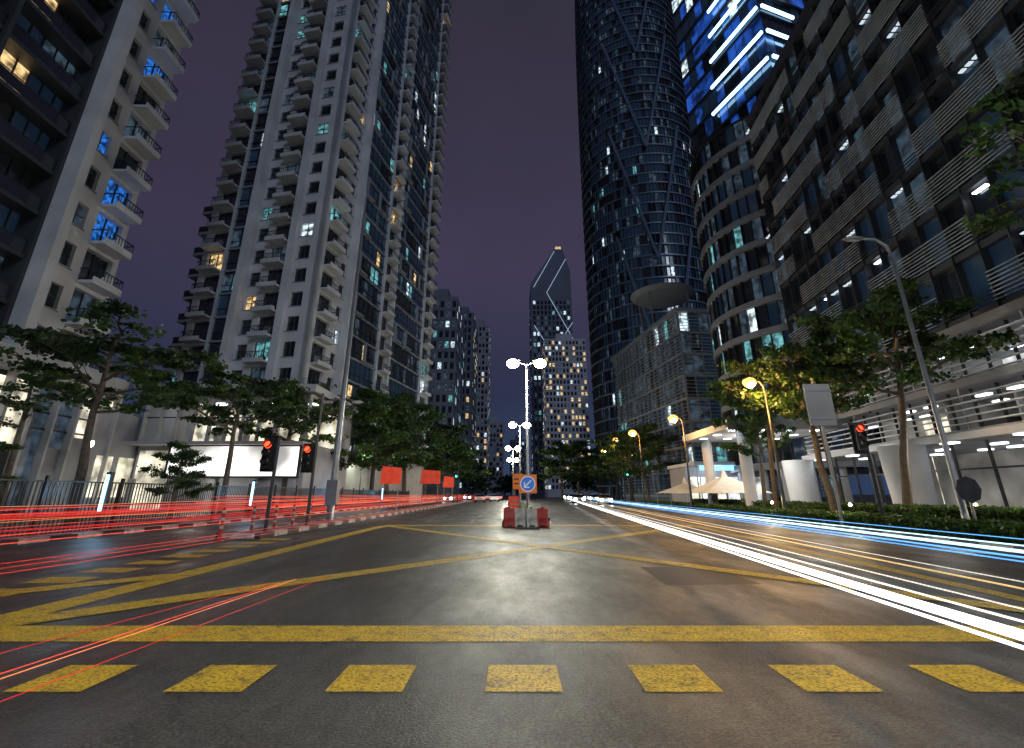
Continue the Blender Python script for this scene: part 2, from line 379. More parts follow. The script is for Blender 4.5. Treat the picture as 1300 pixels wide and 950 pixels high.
def lefttower():
    b=MB('apartment_tower')
    F=((-31.2,33.6),(0.03,-1),(1,0.03))
    H=105; fh=3.15
    b.fbox('core','dkwall',F,.5,6.2,-20,-.5,0,H); b.fbox('core','dkwall',F,6.2,34,-20,-1.6,0,H)
    tabb=(('blue',.42),('warm',.03),('dim',.12),('teal',.06))
    tabg=(('warm',.05),('dim',.12),('blue',.04))
    for i in range(3,int(H/fh)):
        z=i*fh
        for u0,u1,k in ((0,.5,'wall'),(.5,2.9,'balc'),(2.9,3.5,'wall'),(3.5,5.2,'win'),(5.2,6.3,'wall')):
            bay(b,F,u0,u1,z,fh,k,tabb if k=='balc' else tabg)
        for u0,u1,k in ((17.5,18.6,'wall'),(18.6,21,'balc'),(21,22,'wall'),(22,24,'win'),(24,25,'wall')):
            bay(b,F,u0,u1,z,fh,k,tabb if k=='balc' else tabg)
        for u in (6.3,9.1,11.9,14.7):
            lit=pick((('glass2',.3),('warm',.07),('lobby',.03),('dim',.1)))
            b.fquad('windows',lit,F,u,u+2.8,-1.5,z+.3,z+fh)
            b.fbox('recess_slabs','dkwall',F,u,u+2.8,-1.5,-.3,z,z+.3)
            for q in (0,.93,1.86): b.fbox('frames','dkmetal',F,u+q-.04,u+q+.04,-1.49,-1.4,z+.3,z+fh)
            b.fbox('rails','dkmetal',F,u,u+2.8,-.38,-.33,z+1.2,z+1.27)
            b.fquad('glass_rails','glass',F,u,u+2.8,-.34,z+.35,z+1.15)
    for u in (6.3,11.9,17.2): b.fbox('dark_piers','dkwall',F,u,u+.25,-1.5,-.1,9.5,H)
    b.fbox('piers','white',F,5.6,6.3,.003,1.0,9.5,H)
    b.fbox('podium','stone',F,-1,34,-12,2.5,8.2,9.45)
    b.fbox('podium_glass','dkwall',F,-1,34,-12,1.8,0,8.2)
    for k in range(18):
        b.fquad('podium_windows',pick((('lobby',.45),('dim',.3))),F,-.8+k*1.6,.6+k*1.6,1.83,4.2 if k%3 else .6,7.9)
        b.fbox('podium_frames','stone',F,-1+k*1.6,-.82+k*1.6,1.8,2.3,0.1,8.2)
    for z in (5.2,6.2,7.2): b.fbox('podium_frames','dkmetal',F,-1,27,1.84,1.95,z,z+.1)
    b.fbox('roof','white',F,-.3,34,-20,.5,H,H+1)
    b.build()
lefttower()

# ------------------------------------------------------------------ right: louvred office block
def louvre():
    b=MB('louvred_office_building')
    l=math.hypot(SK,1); u=(SK/l,1/l); n=(-u[1],u[0])
    F=((23.0,0),u,n)
    u0,u1=2,43; H=41.0; zb=10.4; fh=3.4
    b.fbox('core','dkwall',F,u0,u1-.1,-25,-.6,zb-.3,H-.3); b.fbox('core','dkwall',F,u0,u1-.1,-25,-7,0,zb-.3)
    nf=int((H-zb)/fh)
    for i in range(nf):
        z=zb+i*fh
        b.fbox('slabs','findk',F,u0,u1,-.6,-.1,z,z+.4)
        w=1.7; k=0; x=u0
        while x<u1-.1:
            x2=min(x+w,u1)
            b.fquad('glazing','glass' if R()<.55 else 'glass2',F,x,x2,-.45,z+.4,z+fh)
            if R()<.18: b.fquad('glazing','dim',F,x+.05,x2-.05,-.44,z+.5,z+fh-.2)
            if R()<(.06 if i<5 else .03):
                uu=x+U(.0,.6); b.fbox('office_lights','ceil',F,uu,uu+U(.5,1.0),-.43,-.2,z+fh-.32,z+fh-.24)
            if R()<.10:
                for q in (0,.45,.9): b.fbox('office_lights','softceil',F,x+.2+q,x+.5+q,-.43,-.2,z+fh-.32,z+fh-.26)
            b.fbox('mullions','findk',F,x-.03,x+.03,-.44,.0,z,z+fh)
            ph=(k+i*2)%7
            if ph<5:
                for j in range(8):
                    zz=z+.45+j*.22; b.fbox('louvres','fin',F,x,x2,.03,.12,zz,zz+.04)
            else:
                for j in range(3):
                    zz=z+.45+j*.22; b.fbox('louvres','findk',F,x,x2,.03,.12,zz,zz+.035)
            x+=w;k+=1
    b.fbox('parapet','findk',F,u0,u1,-.6,.1,H-.4,H+.6)
    FE=((23.0+u[0]*u1,u[1]*u1),(-n[0],-n[1]),u)
    for i in range(nf):
        z=zb+i*fh; b.fbox('end_slabs','fin',FE,0,24,-.05,.2,z,z+.4)
    for (za,zc) in ((.14,4.2),(4.6,7.0),(7.4,9.9)):
        x=u0
        while x<u1:
            x2=min(x+4.1,u1-.1); b.fquad('inner_walls',pick((('lobby',.25),('lobbyw',.3),('inner',.45))),F,x,x2,-6.95,za,zc)  # lit back walls emit by themselves, room light put into their material
            if R()<.6: b.fbox('inner_partitions','inner',F,x,x+.15,-6.9,-U(1.5,4),za,zc)
            for q in range(2):
                for ww in (-5.2,-2.6):
                    if R()<.6: b.fbox('ceiling_lights','ceil',F,x+.6+q*2,x+1.4+q*2,ww,ww+.35,zc-.1,zc-.02)
            if za>1 and R()<.5: b.fbox('desks','dkwall',F,x+.6,x+2.6,-4,-3,za,za+1.0)
            x+=4.1
        x=u0
        while x<u1:
            b.fbox('mullions','dkmetal',F,x-.04,x+.04,-.55,-.4,za,zc); x+=1.6 if za>1 else 2.4
    b.fbox('mullions','dkmetal',F,u0,u1,-.52,-.42,2.7,2.8)
    for (za,zc) in ((4.6,7.0),(7.4,9.9)):
        for j in range(int((zc-za)/.36)): b.fbox('lower_louvres','finl',F,u0,u1,.2,.42,za+.1+j*.36,za+.16+j*.36)
        x=u0
        while x<u1: b.fbox('louvre_posts','metal',F,x,x+.1,.1,.2,za,zc); x+=4.8
        b.fbox('slabs','white2',F,u0,u1,-7,.5,zc,zc+.4)
    b.fbox('slabs','white',F,u0,u1,-7,.9,4.2,4.6)
    for uu in (17,29.5,42.5):
        c=(23.0+u[0]*uu+n[0]*1.6,u[1]*uu+n[1]*1.6)
        b.tube('columns','white',[(c[0],c[1],.1),(c[0],c[1],4.2)],[1.0,1.2],28)
    for k in range(9):
        uu=4+k*4.6; b.fbox('soffit_lights','ceil',F,uu,uu+.8,.1,.6,4.12,4.195)
    b.light((19.6,22,3.2),(1,.96,.88),260,.4); b.light((20.6,33.5,3.2),(1,.96,.88),340,.4)
    b.build(smooth=('columns',))
louvre()
def canopy():
    b=MB('entrance_canopy')
    b.box('roof','white',16.9,26,37,47.5,6.3,6.9)
    b.box('roof_edge','metal',16.7,26,36.8,37,6.2,7.0)
    for i in range(4):
        for j in range(3): b.box('downlights','ceil',17.5+i*2.2,18.0+i*2.2,38+j*3,38.6+j*3,6.24,6.296)
    for x,y in ((18.6,38.6),(18.6,46)): b.tube('columns','white',[(x,y,0),(x,y,6.3)],.45,20)
    b.light((21,41.5,5.4),(1,.93,.8),600,.5)
    b.build(smooth=('columns',))
canopy()
def kiosk():
    b=MB('shop_pavilion')
    b.box('roof','white',21,31,56,66,4.6,5.0); b.box('back','white2',21.2,31,60,65.8,0,4.6)
    for k in range(6): b.box('shopfront','lobbyw' if k%2 else 'lobby',21.5+k*1.55,22.9+k*1.55,59.9,59.96,.6,3.4); b.box('posts','metal',21.2+k*1.55,21.3+k*1.55,56.2,56.3,0,4.6)
    b.box('sign','shopsign',21.5,26,55.85,55.95,4.0,4.55); b.box('sign_red','shopsign2',26.4,29,55.85,55.95,4.0,4.55)
    b.light((24,57.5,4),(.8,.9,1),250,.3); b.build()
kiosk()

# ------------------------------------------------------------------ round towers
def round_tower(name,c,r,z0,z1,fh,ns,tab,sp=.9,ring=.35,spm='slab',taper=0,glassm=('glass','glass2')):
    b=MB(name); nf=int((z1-z0)/fh)
    def P(rr,k,z): 
        t=2*math.pi*k/ns; return (c[0]+rr*math.cos(t),c[1]+rr*math.sin(t),z)
    for i in range(nf):
        z=z0+i*fh; f=i/nf; rr=r*(1-taper*f**4)
        for k in range(ns):
            q=lambda ra,za,rb,zb_,m,part: b.add(part,m,[P(ra,k,za),P(ra,k+1,za),P(rb,k+1,zb_),P(rb,k,zb_)],[(0,1,2,3)])
            q(rr,z,rr,z+sp,spm,'spandrels'); q(rr-ring,z+sp,rr,z+sp,spm,'spandrels'); q(rr-ring,z,rr,z,spm,'spandrels')
            g=pick(tab(i,k))
            if g=='glass': g=random.choice(glassm)
            q(rr-ring,z+sp,rr-ring,z+fh,g,'glazing')
            t=2*math.pi*k/ns
            F=((c[0]+(rr-ring)*math.cos(t),c[1]+(rr-ring)*math.sin(t)),(-math.sin(t),math.cos(t)),(math.cos(t),math.sin(t)))
            b.fbox('mullions','dkmetal',F,-.05,.05,0.003,ring*.6,z+sp,z+fh)
    rr=r*(1-taper)
    b.add('roof','dkwall',[P(rr,k,z0+nf*fh) for k in range(ns+1)],[tuple(range(ns+1))])
    return b
def t1(i,k):
    return (('cool',.05 if (i//4)%3==1 and (k//7)%2 else .004),('dim',.14),('teal',.006))
b=round_tower('curved_glass_skyscraper',(39.3,124),17.7,0,196,3.1,110,t1,sp=.35,ring=.5,spm='bluespan',taper=.12,glassm=('glass2','glass2','glass'))
for s in (-1,1):
    for st in range(5):
        pts=[]
        for j in range(22):
            t=math.radians(262)+s*math.radians(j*1.5); z=24+st*34+j*2.0
            pts.append((39.3+18.1*math.cos(t),124+18.1*math.sin(t),z))
        b.tube('bracing','bluespan',pts,.4,6)
b.build()
def t2(i,k):
    band=i in(3,4,5,6,7)
    return (('cool',.14 if band and (k//3+i)%3 else .03),('teal',.12 if band else .04),('dim',.25))
b=round_tower('curved_glass_office',(36,54.5),10.7,3.8,46,3.5,56,t2,sp=.7,ring=.5,spm='slab')
for k in range(14):
    t=math.radians(150+k*15); x,y=36+9.6*math.cos(t),54.5+9.6*math.sin(t); b.tube('columns','white',[(x,y,0),(x,y,3.9)],.4,12)
a=(-.317,.948); nb=(-.948,-.317); bb=(.948,.317); nbb=(.317,-.948)
FA=((34.5,48),a,nb); FB=((34.5,48),bb,nbb)
b.fbox('upper_block','dkwall',FA,.2,16,-16,-.2,45.9,104)
for i in range(15):
    z=46+i*3.8
    for k in range(10):
        b.fquad('upper_glazing',pick((('ledb',.5 if z>52 else .25),('cool',.02),('glass2',.3))),FA,.1+k*1.6,1.6+k*1.6,-.12,z+.4,z+3.8)
        b.fquad('upper_glazing',pick((('ledb',.15),('cool',.05),('glass2',.3))),FB,.1+k*1.6,1.6+k*1.6,-.12,z+.4,z+3.8)
    b.fbox('upper_slabs','dkmetal',FA,0,16,-.1,.25,z,z+.4); b.fbox('upper_slabs','dkmetal',FB,0,16,-.1,.25,z,z+.4)
for i in range(9):
    z=56.5+i*4.6
    b.fbox('led_strips','led',FA,0,10.5-.6*i,.3,.55,z,z+.42)
    b.fbox('led_strips','led',FB,0,5+.4*i,.3,.55,z,z+.42)
b.build()

def midblock():
    b=MB('glass_office_block')
    C=(26.3,70); l=math.hypot(.14,.99); u=(-.14/l,.99/l); n=(-u[1],u[0]); F=(C,u,n); uB=(-n[0],-n[1]); nB=(-u[0],-u[1]); FB=(C,uB,nB)
    H=29
    b.fbox('core','dkwall',F,.3,29,-22,-.3,0,H)
    for i in range(8):
        z=1+i*3.5
        for (G,L) in ((F,29),(FB,22)):
            x=0
            while x<L-.5:
                g=pick((('cool',.02),('teal',.03),('dim',.45),('glass2',.4)))
                b.fquad('glazing',g,G,x,x+1.7,-.2,z+.4,z+3.5); b.fbox('mullions','slab',G,x-.05,x+.05,-.19,.1,z,z+3.5); x+=1.75
            b.fbox('slabs','slab',G,0,L,-.2,.15,z,z+.35)
            for j in range(5): b.fbox('fins','fin',G,0,L,.16,.3,z+.6+j*.55,z+.65+j*.55)
    b.fbox('roof','slab',F,-.5,30,-23,.6,H,H+.6)
    b.build()
    h=MB('roof_canopy')
    h.tube('disc','slab',[(29,84,37.2),(29,84,38.0)],[5.2,6.0],32)
    for dx,dy in ((-3,-3),(3,-3),(3,3),(-3,3)): h.tube('legs','metal',[(29+dx,84+dy,29.5),(29+dx*1.2,84+dy*1.2,37.3)],.2,8)
    h.build()
midblock()

# ------------------------------------------------------------------ distant towers
def box_tower(name,x0,x1,y0,y1,H,fh,bw,tab,wall='far',side=None):
    b=MB(name); b.box('walls',wall,x0,x1,y0,y1,0,H)
    n=int((H-3)/fh)
    fr=[(((x0,y0),(1,0),(0,-1)),x1-x0)]
    if side=='r': fr.append((((x1,y0),(0,1),(1,0)),y1-y0))
    if side=='l': fr.append((((x0,y0),(0,1),(-1,0)),y1-y0))
    for i in range(n):
        z=3+i*fh
        for F,L in fr:
            m=int(L/bw)
            for k in range(m):
                u=(L-m*bw)/2+k*bw; b.fquad('windows',pick(tab),F,u+.2*bw,u+.8*bw,.06,z+.9,z+fh-.4)
            b.fbox('floor_bands',wall,F,0,L,.07,.3,z-.1,z+.35)
    b.box('roof_plant',wall,x0+(x1-x0)*.3,x0+(x1-x0)*.7,y0+3,y1-3,H,H+4)
    return b
T1=(('warm',.06),('cool',.05),('dim',.3))
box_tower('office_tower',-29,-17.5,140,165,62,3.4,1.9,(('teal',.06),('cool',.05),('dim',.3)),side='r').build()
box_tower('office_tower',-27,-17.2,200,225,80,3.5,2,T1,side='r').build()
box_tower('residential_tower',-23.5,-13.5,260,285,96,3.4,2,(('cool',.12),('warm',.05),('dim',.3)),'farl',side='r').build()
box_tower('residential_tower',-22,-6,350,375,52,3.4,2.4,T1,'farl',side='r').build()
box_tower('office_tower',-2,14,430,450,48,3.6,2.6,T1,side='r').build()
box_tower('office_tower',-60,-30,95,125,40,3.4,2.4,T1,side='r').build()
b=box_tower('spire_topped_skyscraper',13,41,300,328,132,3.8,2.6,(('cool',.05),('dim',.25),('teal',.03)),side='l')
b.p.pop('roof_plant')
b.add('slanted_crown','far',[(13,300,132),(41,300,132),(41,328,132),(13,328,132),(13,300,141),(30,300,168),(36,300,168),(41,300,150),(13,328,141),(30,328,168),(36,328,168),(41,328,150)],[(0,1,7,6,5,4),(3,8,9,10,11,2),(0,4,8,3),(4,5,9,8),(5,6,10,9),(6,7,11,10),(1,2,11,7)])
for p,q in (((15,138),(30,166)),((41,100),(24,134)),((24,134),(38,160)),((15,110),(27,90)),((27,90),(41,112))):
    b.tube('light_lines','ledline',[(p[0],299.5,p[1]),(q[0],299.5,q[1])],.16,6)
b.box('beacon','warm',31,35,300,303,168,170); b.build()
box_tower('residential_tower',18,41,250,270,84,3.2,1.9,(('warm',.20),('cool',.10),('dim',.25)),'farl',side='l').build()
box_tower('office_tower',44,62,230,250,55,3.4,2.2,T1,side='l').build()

# ------------------------------------------------------------------ trees
def leafquad(c,s):
    a=U(0,6.28); e1=Vector((math.cos(a),math.sin(a),U(-.5,.5))).normalized(); t=Vector((U(-1,1),U(-1,1),U(-.2,1)))
    e2=e1.cross(t).normalized()*s*.5; e1=e1*s
    return [tuple(c-e1*.5),tuple(c+e2),tuple(c+e1*.5),tuple(c-e2)]
def tree_mesh(seed,H=9,cr=4,th=3.2,nl=9,nleaf=9000,flat=.35,ls=.26,cl=.8):
    random.seed(seed); b=MB('t')
    lean=Vector((U(-.08,.08),U(-.08,.08),0))
    tp=[Vector((0,0,0))]
    for i in range(1,8): tp.append(Vector((lean.x*H*i/7+U(-.08,.08),lean.y*H*i/7+U(-.08,.08),H*.9*i/7)))
    b.tube('t','bark',tp,[.17*(1-.75*i/7)*H/9+.02 for i in range(8)],9)
    ends=[]
    for i in range(nl):
        f=th/H+ (1-th/H)*.92*(i/(nl-1)); k=min(6,int(f*7)); st=tp[k].lerp(tp[k+1],f*7-k)
        az=i*2.4+U(-.4,.4); L=cr*(1-.5*f**3)*U(.6,1.15)
        d=Vector((math.cos(az),math.sin(az),U(.12,.5)))
        pts=[st]
        for j in range(1,5):
            pts.append(st+d*L*j/4+Vector((U(-.15,.15),U(-.15,.15),U(-.12,.12)-.03*j*j*.3)))
        b.tube('t','bark',pts,[.065*(1-.8*j/4)*H/9+.01 for j in range(5)],6)
        for j in (1,2,3,4):
            for q in range(3):
                a2=az+U(-1.3,1.3); l2=L*U(.15,.42)
                e=pts[j]+Vector((math.cos(a2),math.sin(a2),U(-.05,.45)))*l2
                b.tube('t','bark',[pts[j],(pts[j]+e)/2+Vector((0,0,.08)),e],[.022,.016,.007],4,False)
                if R()<.85: ends.append(e)
    ends.append(tp[7])
    per=nleaf//len(ends)
    for e in ends:
        rr=U(.35,.8)*cr/4*cl; m=random.choice(('leafA','leafA','leafB','leafB','leafC'))
        vs=[];fs=[]
        for _ in range(int(per*U(.3,1.5))):
            p=Vector((random.gauss(0,.5),random.gauss(0,.5),random.gauss(0,.5)*flat))*rr
            k=len(vs); vs+=leafquad(e+p,ls*U(.6,1.25)); fs.append((k,k+1,k+2,k+3))
        b.add('t',m,vs,fs)
    V,F,I,ML=b.p['t']; o=b._mk('tree_mesh',V,F,I,ML,False); me=o.data; bpy.data.objects.remove(o); return me
TM=[tree_mesh(11,9,3.9,5.0,11,9500,.35,.19),tree_mesh(23,9,3.9,3.0,13,15000,.45,.21,1),tree_mesh(31,9,3.4,4.6,10,8500,.5,.18),tree_mesh(47,9,4.3,5.2,12,10500,.3,.19),tree_mesh(53,9,3.4,5.6,8,3200,.4,.14,.7)]
def tree(k,x,y,h,rot=0,w=1.0,tilt=(0,0),z=.1,name='street_tree'):
    o=bpy.data.objects.new(name,TM[k]); SC.collection.objects.link(o); s=h/9.3
    o.location=(x,y,z); o.scale=(s*w,s*w,s); o.rotation_euler=(tilt[0],tilt[1],rot)
for t in [(3,-18.8,21.5,9.6,.3,1.1),(0,-17.4,30,9.8,2,1.0),(2,-17.2,37.5,10.5,1,1.1),(0,-18.5,42,11.5,3,1.0),(1,-16.8,48,12,5,1.0),(1,-16.4,57,14.5,.6,1.0),(1,-16.6,66,16,2.2,1.0),(1,-16.5,77,17,3.3,1.1),(1,-15.8,89,17,1.4,1.1),(1,-15.5,104,16,4.4,1.1),(1,-15.5,124,16,.2,1.2),
          (4,-25.5,25,8.5,3.5,1),(1,-22,17.8,4.2,2.5,1.2),(1,-25.5,21,4.6,.5,1.2)]: tree(*t)
tree(1,-15.2,22.2,3.9,.8,.8,name='small_tree')
for t in [(3,17.9,22.8,11.8,2.5,.85,(0,-.12)),(2,16.9,26.2,11.4,4.2,.9,(0,-.08)),(0,18.8,28.5,11.4,.6,.8,(0,-.07)),(3,16.6,31.5,10.8,1.7,.75,(.0,-.05)),(2,18.2,36,9,3,.9),(1,19.3,70,12,1.7,1),(1,20,82,13,2.7,1),(1,23,96,13,.7,1.1),(1,12,120,15,.7,1.1),(1,17,125,16,3.7,1.1),(1,24,112,14,3.7,1.1),(4,13.5,7.4,12,1.0,.95)]: tree(*t)
def mass(name,x0,x1,y0,y1,z1,n,ls=1.0):
    b=MB(name)
    for c in range(n):
        cx,cy,cz=U(x0,x1),U(y0,y1),U(.25,.85)*z1; m=random.choice(('leafA','leafA','leafB')); vs=[];fs=[]
        for _ in range(130):
            p=Vector((cx+random.gauss(0,.12)*z1,cy+random.gauss(0,.12)*z1,max(.1,cz+random.gauss(0,.09)*z1))); k=len(vs); vs+=leafquad(p,ls*U(.5,1.2)); fs.append((k,k+1,k+2,k+3))
        b.add('foliage',m,vs,fs)
    b.build()
random.seed(3)
mass('distant_trees',-60,-8,180,200,14,50); mass('distant_trees',18,60,160,180,13,50); mass('distant_trees',-14,30,300,320,13,40,1.3)
def hedge(name,x0,x1,y0,y1,h,n):
    b=MB(name); ls=.11
    def X(x,y): return x+SK*y
    for y in range(int(y0),int(y1),2):
        a,c=y,min(y+2,y1)
        b.add('mass','leafA',[(X(x0+.1,a),a,.1),(X(x1-.1,a),a,.1),(X(x1-.1,c),c,.1),(X(x0+.1,c),c,.1),(X(x0+.15,a),a,h*.85),(X(x1-.15,a),a,h*.85),(X(x1-.15,c),c,h*.85),(X(x0+.15,c),c,h*.85)],[(4,5,6,7),(0,4,7,3),(1,2,6,5),(0,1,5,4)])
    vs={'leafA':([],[]),'leafB':([],[]),'leafC':([],[])}
    for _ in range(n):
        y=y0+(y1-y0)*R()**1.6; x=U(x0,x1); f=R()
        if f<.35: x=x0+random.gauss(.05,.06); z=U(.15,h)
        else: z=h*.85+.12*math.sin(x*3+y*1.7)*.5+U(-.05,.14)
        V,F=vs[random.choice(('leafA','leafB','leafB','leafC'))]; k=len(V); V+=leafquad(Vector((X(x,y),y,z)),ls*U(.7,1.5)); F.append((k,k+1,k+2,k+3))
    for m,(V,F) in vs.items(): b.add('leaves',m,V,F)
    b.build()
random.seed(5)
hedge('hedge',12.2,13.4,6,70,.55,30000)
hedge('hedge',15.2,17.0,14,55,.9,24000)

# ------------------------------------------------------------------ street furniture
def lamp_head(b,x,y,z,d,m='lampw',s=1.0):
    b.ball('head','dkmetal',(x+d*.3,y,z+.10),.45*s,.2*s,.10*s)
    if m=='lampo':
        b.ball('lens',m,(x+d*.34,y,z-.10),.40*s,.34*s,.30*s); b.ball('bulb','bulbo',(x+d*.34,y-.05,z-.24),.26*s,.32*s,.2*s)
    else: b.ball('lens',m,(x+d*.34,y,z-.12),.38*s,.32*s,.30*s)
def median_lamp(x,y,h,p,lens=1.0):
    b=MB('street_lamp'); b.tube('pole','metal',[(x,y,.1),(x,y,1.2),(x,y,h)],[.13,.11,.06],10)
    b.tube('arms','metal',[(x-.6,y,h+.1),(x,y,h-.1),(x+.6,y,h+.1)],.045,8)
    lamp_head(b,x-.6,y,h+.12,-1,s=lens); lamp_head(b,x+.6,y,h+.12,1,s=lens)
    b.light((x,y,h-.6),(1,.99,.84),p,.35); b.build(smooth=('pole','head','lens'))
median_lamp(1.0,31.5,10,4600,1.1); median_lamp(1.0,62,10,4200,1.3); median_lamp(.2,95,10,4200,1.5); median_lamp(.2,128,10,3500,1.6)
median_lamp(1.0,-3,10,4200)
def side_lamp(x,y,h,arm,lit=None,p=0,hs=1.0):
    b=MB('street_lamp'); s=1 if arm>0 else -1
    b.tube('pole','metal' if not lit else 'dkmetal',[(x,y,.1),(x,y,1.0),(x,y,h-.8)],[.12,.10,.06],10)
    b.tube('arm','metal' if not lit else 'dkmetal',[(x,y,h-.8),(x+arm*.1,y,h-.3),(x+arm*.45,y,h),(x+arm,y,h+.05)],[.06,.055,.05,.045],8)
    if lit: lamp_head(b,x+arm,y,h+.05,s,lit,hs)
    else: b.ball('head','metal',(x+arm*1.25,y,h+.03),.45,.17,.11)
    if p: b.light((x+arm*1.3,y,h-.6),(1,.50,.13),p,.3)
    b.build(smooth=('pole','arm','head','lens'))
side_lamp(15.5,17.2,11.4,-1.1)
for x,y,h,p,s in ((15.0,27.5,7.8,1500,1.0),(15.5,43,8,900,1.15),(16.5,62,9,900,1.4),(18.2,80,10,800,1.6),(20,100,10,800,1.8)):
    side_lamp(x,y,h,-.5,'lampo',p,s)
b=MB('lighting_mast'); x,y=-9.2,25.4
b.tube('pole','metal',[(x,y,.1),(x,y,2),(x,y,18)],[.2,.17,.07],12)
b.box('control_box','metal',x-.28,x+.28,y-.2,y+.2,.9,2.1); b.tube('arms','metal',[(x-.7,y,6.2),(x,y,6.4),(x+.7,y,6.2)],.05,6)
b.ball('lamp','whp',(x+.8,y,6.15),.3,.15,.1); b.ball('lamp','whp',(x-.8,y,6.15),.3,.15,.1)
b.tube('antenna','metal',[(x,y,18),(x,y,19.4)],.02,5)
b.build(smooth=('pole',))
def globe(x,y,h,p,c=(.9,1,.8)):
    b=MB('street_lamp'); b.tube('pole','dkmetal',[(x,y,.1),(x,y,h)],[.07,.045],8); b.ball('globe','lampw',(x,y,h+.15),.12,.12,.15)
    b.light((x,y,h+.5),c,p,.25); b.build(smooth=('pole','globe'))
globe(-20.6,23.5,3.6,90); globe(-19.6,44,5,450); globe(-18.8,61,5,500)
def traffic_light(x,y,z,poleh=None,m='redlit'):
    b=MB('traffic_light'); ph=poleh or z+.6
    b.tube('pole','dkmetal',[(x,y,.1),(x,y,ph)],[.07,.06],10)
    bx=x-.28
    b.box('housing','black',bx-.17,bx+.17,y-.22,y-.02,z-.55,z+.5)
    b.box('backing_board','black',bx-.27,bx+.27,y-.02,y+.0,z-.65,z+.6)
    b.box('bracket','dkmetal',bx+.17,x,y-.1,y-.04,z-.3,z-.24); b.box('bracket','dkmetal',bx+.17,x,y-.1,y-.04,z+.2,z+.26)
    for i,dz in enumerate((.32,0,-.32)):
        mm=m if (i==0 and m=='redlit') or (i==2 and m!='redlit') else 'black'
        b.tube('lens_'+str(i),mm,[(bx,y-.22,z+dz),(bx,y-.245,z+dz)],.125,16)
        b.tube('visor_'+str(i),'black',[(bx,y-.25,z+dz+.02),(bx,y-.38,z+dz+.05)],.135,12,False)
    b.build()
traffic_light(14.3,19.4,3.6,4.2)
traffic_light(-8.9,18.3,2.85)
traffic_light(-8.7,21.4,2.95,5.8)
traffic_light(-8.8,80,4.5,6,'greenlit'); traffic_light(17.2,72,4.5,6,'greenlit'); traffic_light(2.4,140,5,6,'greenlit')
def board_sign(x,y,z0,z1,w,name='direction_sign'):
    b=MB(name); b.tube('post','metal',[(x,y,.1),(x,y,z1+.1)],.06,8)
    b.box('panel','stone',x-w/2,x+w/2,y-.12,y-.07,z0,z1); b.box('stiffeners','metal',x-w/2,x+w/2,y-.16,y-.121,z0+.25,z0+.32); b.box('stiffeners','metal',x-w/2,x+w/2,y-.16,y-.121,z1-.32,z1-.25); b.build()
board_sign(13.35,20.4,4.2,6.0,1.15)
b=MB('traffic_sign'); x,y=14.9,16.2
b.tube('post','metal',[(x,y,.1),(x,y,1.9)],.035,8)
b.tube('plate','dkmetal',[(x,y-.05,1.55),(x,y-.07,1.55)],.42,8); b.build()
for y in (16.3,18.2,19.9,21.5,23.2):
    b=MB('bollard'); x=-9.35
    b.tube('post','redp',[(x,y,0.02),(x,y,.06),(x,y,.07),(x,y,.95),(x,y,1.0)],[.14,.14,.055,.05,.02],12)
    for z in (.35,.6,.82): b.tube('band','whp',[(x,y,z),(x,y,z+.09)],.058,12)
    b.build()
def barrier(x,y,m,rot=0):
    b=MB('water_filled_barrier'); w=.24
    prof=[(-.22,0),(-.22,.2),(-.12,.38),(-.09,.8),(.09,.8),(.12,.38),(.22,.2),(.22,0)]
    vs=[(sx*w,py,pz) for sx in(-1,1) for py,pz in prof]; n=8
    fs=[(i,(i+1)%n,n+(i+1)%n,n+i) for i in range(n)]+[tuple(range(n)),tuple(range(n,2*n))]
    b.add('body',m,vs,fs); b.tube('filler_cap','black',[(0,0,.8),(0,0,.84)],.05,10); b.box('foot_notch','black',-.12,.12,-.226,-.2205,.02,.1)
    o=b.build(); o.location=(x,y,0.006); o.rotation_euler=(0,0,rot)
    for ch in o.children:
        if ch.name.startswith('body'):
            md_=ch.modifiers.new('bevel','BEVEL'); md_.width=.025; md_.segments=2
for x,dy,m,r in ((-.12,0,'redp',.12),(.38,.05,'whp',-.1),(.88,0,'whp',.06),(1.38,.04,'redp',-.14),(-.18,.7,'redp',1.45),(1.45,.72,'redp',1.6),(-.1,1.25,'whp',1.5)):
    barrier(x,22.6+dy,m,r)
b=MB('keep_left_sign'); x,y=.75,23.6
b.tube('post','metal',[(x,y,.0),(x,y,2.35)],.035,8); b.box('board','orange',x-.43,x+.43,y-.06,y-.03,1.45,2.3)
b.tube('disc','signw',[(x,y-.062,1.875),(x,y-.07,1.875)],.36,28); b.tube('blue_disc','bluesign',[(x,y-.071,1.875),(x,y-.08,1.875)],.32,28)
for p,q in (((.16,.16),(-.14,-.14)),((-.16,.08),(-.16,-.16)),((.08,-.16),(-.16,-.16))):
    b.tube('arrow','signw',[(x+p[0],y-.085,1.875+p[1]),(x+q[0],y-.085,1.875+q[1])],.035,6)
b.build()
def works(x,y,z0,z1,w,m='orange'):
    b=MB('warning_board'); b.box('panel',m,x-w/2,x+w/2,y-.05,y,z0,z1); b.box('border','kblack',x-w/2-.03,x+w/2+.03,y+.002,y+.02,z0-.03,z1+.03)
    for d in (-.3,.3): b.tube('legs','metal',[(x+d*w,y+.04,0),(x+d*w,y+.04,z1)],.03,6)
    for k in range(2): b.box('stripes','kblack' if m=='orange' else 'kwhite',x-w*.35,x+w*.35,y-.054,y-.051,z0+(z1-z0)*(.3+.3*k),z0+(z1-z0)*(.4+.3*k))
    b.build()
works(.35,30,1.7,2.6,.6); works(.1,26.5,.7,1.3,.55,'redboard')
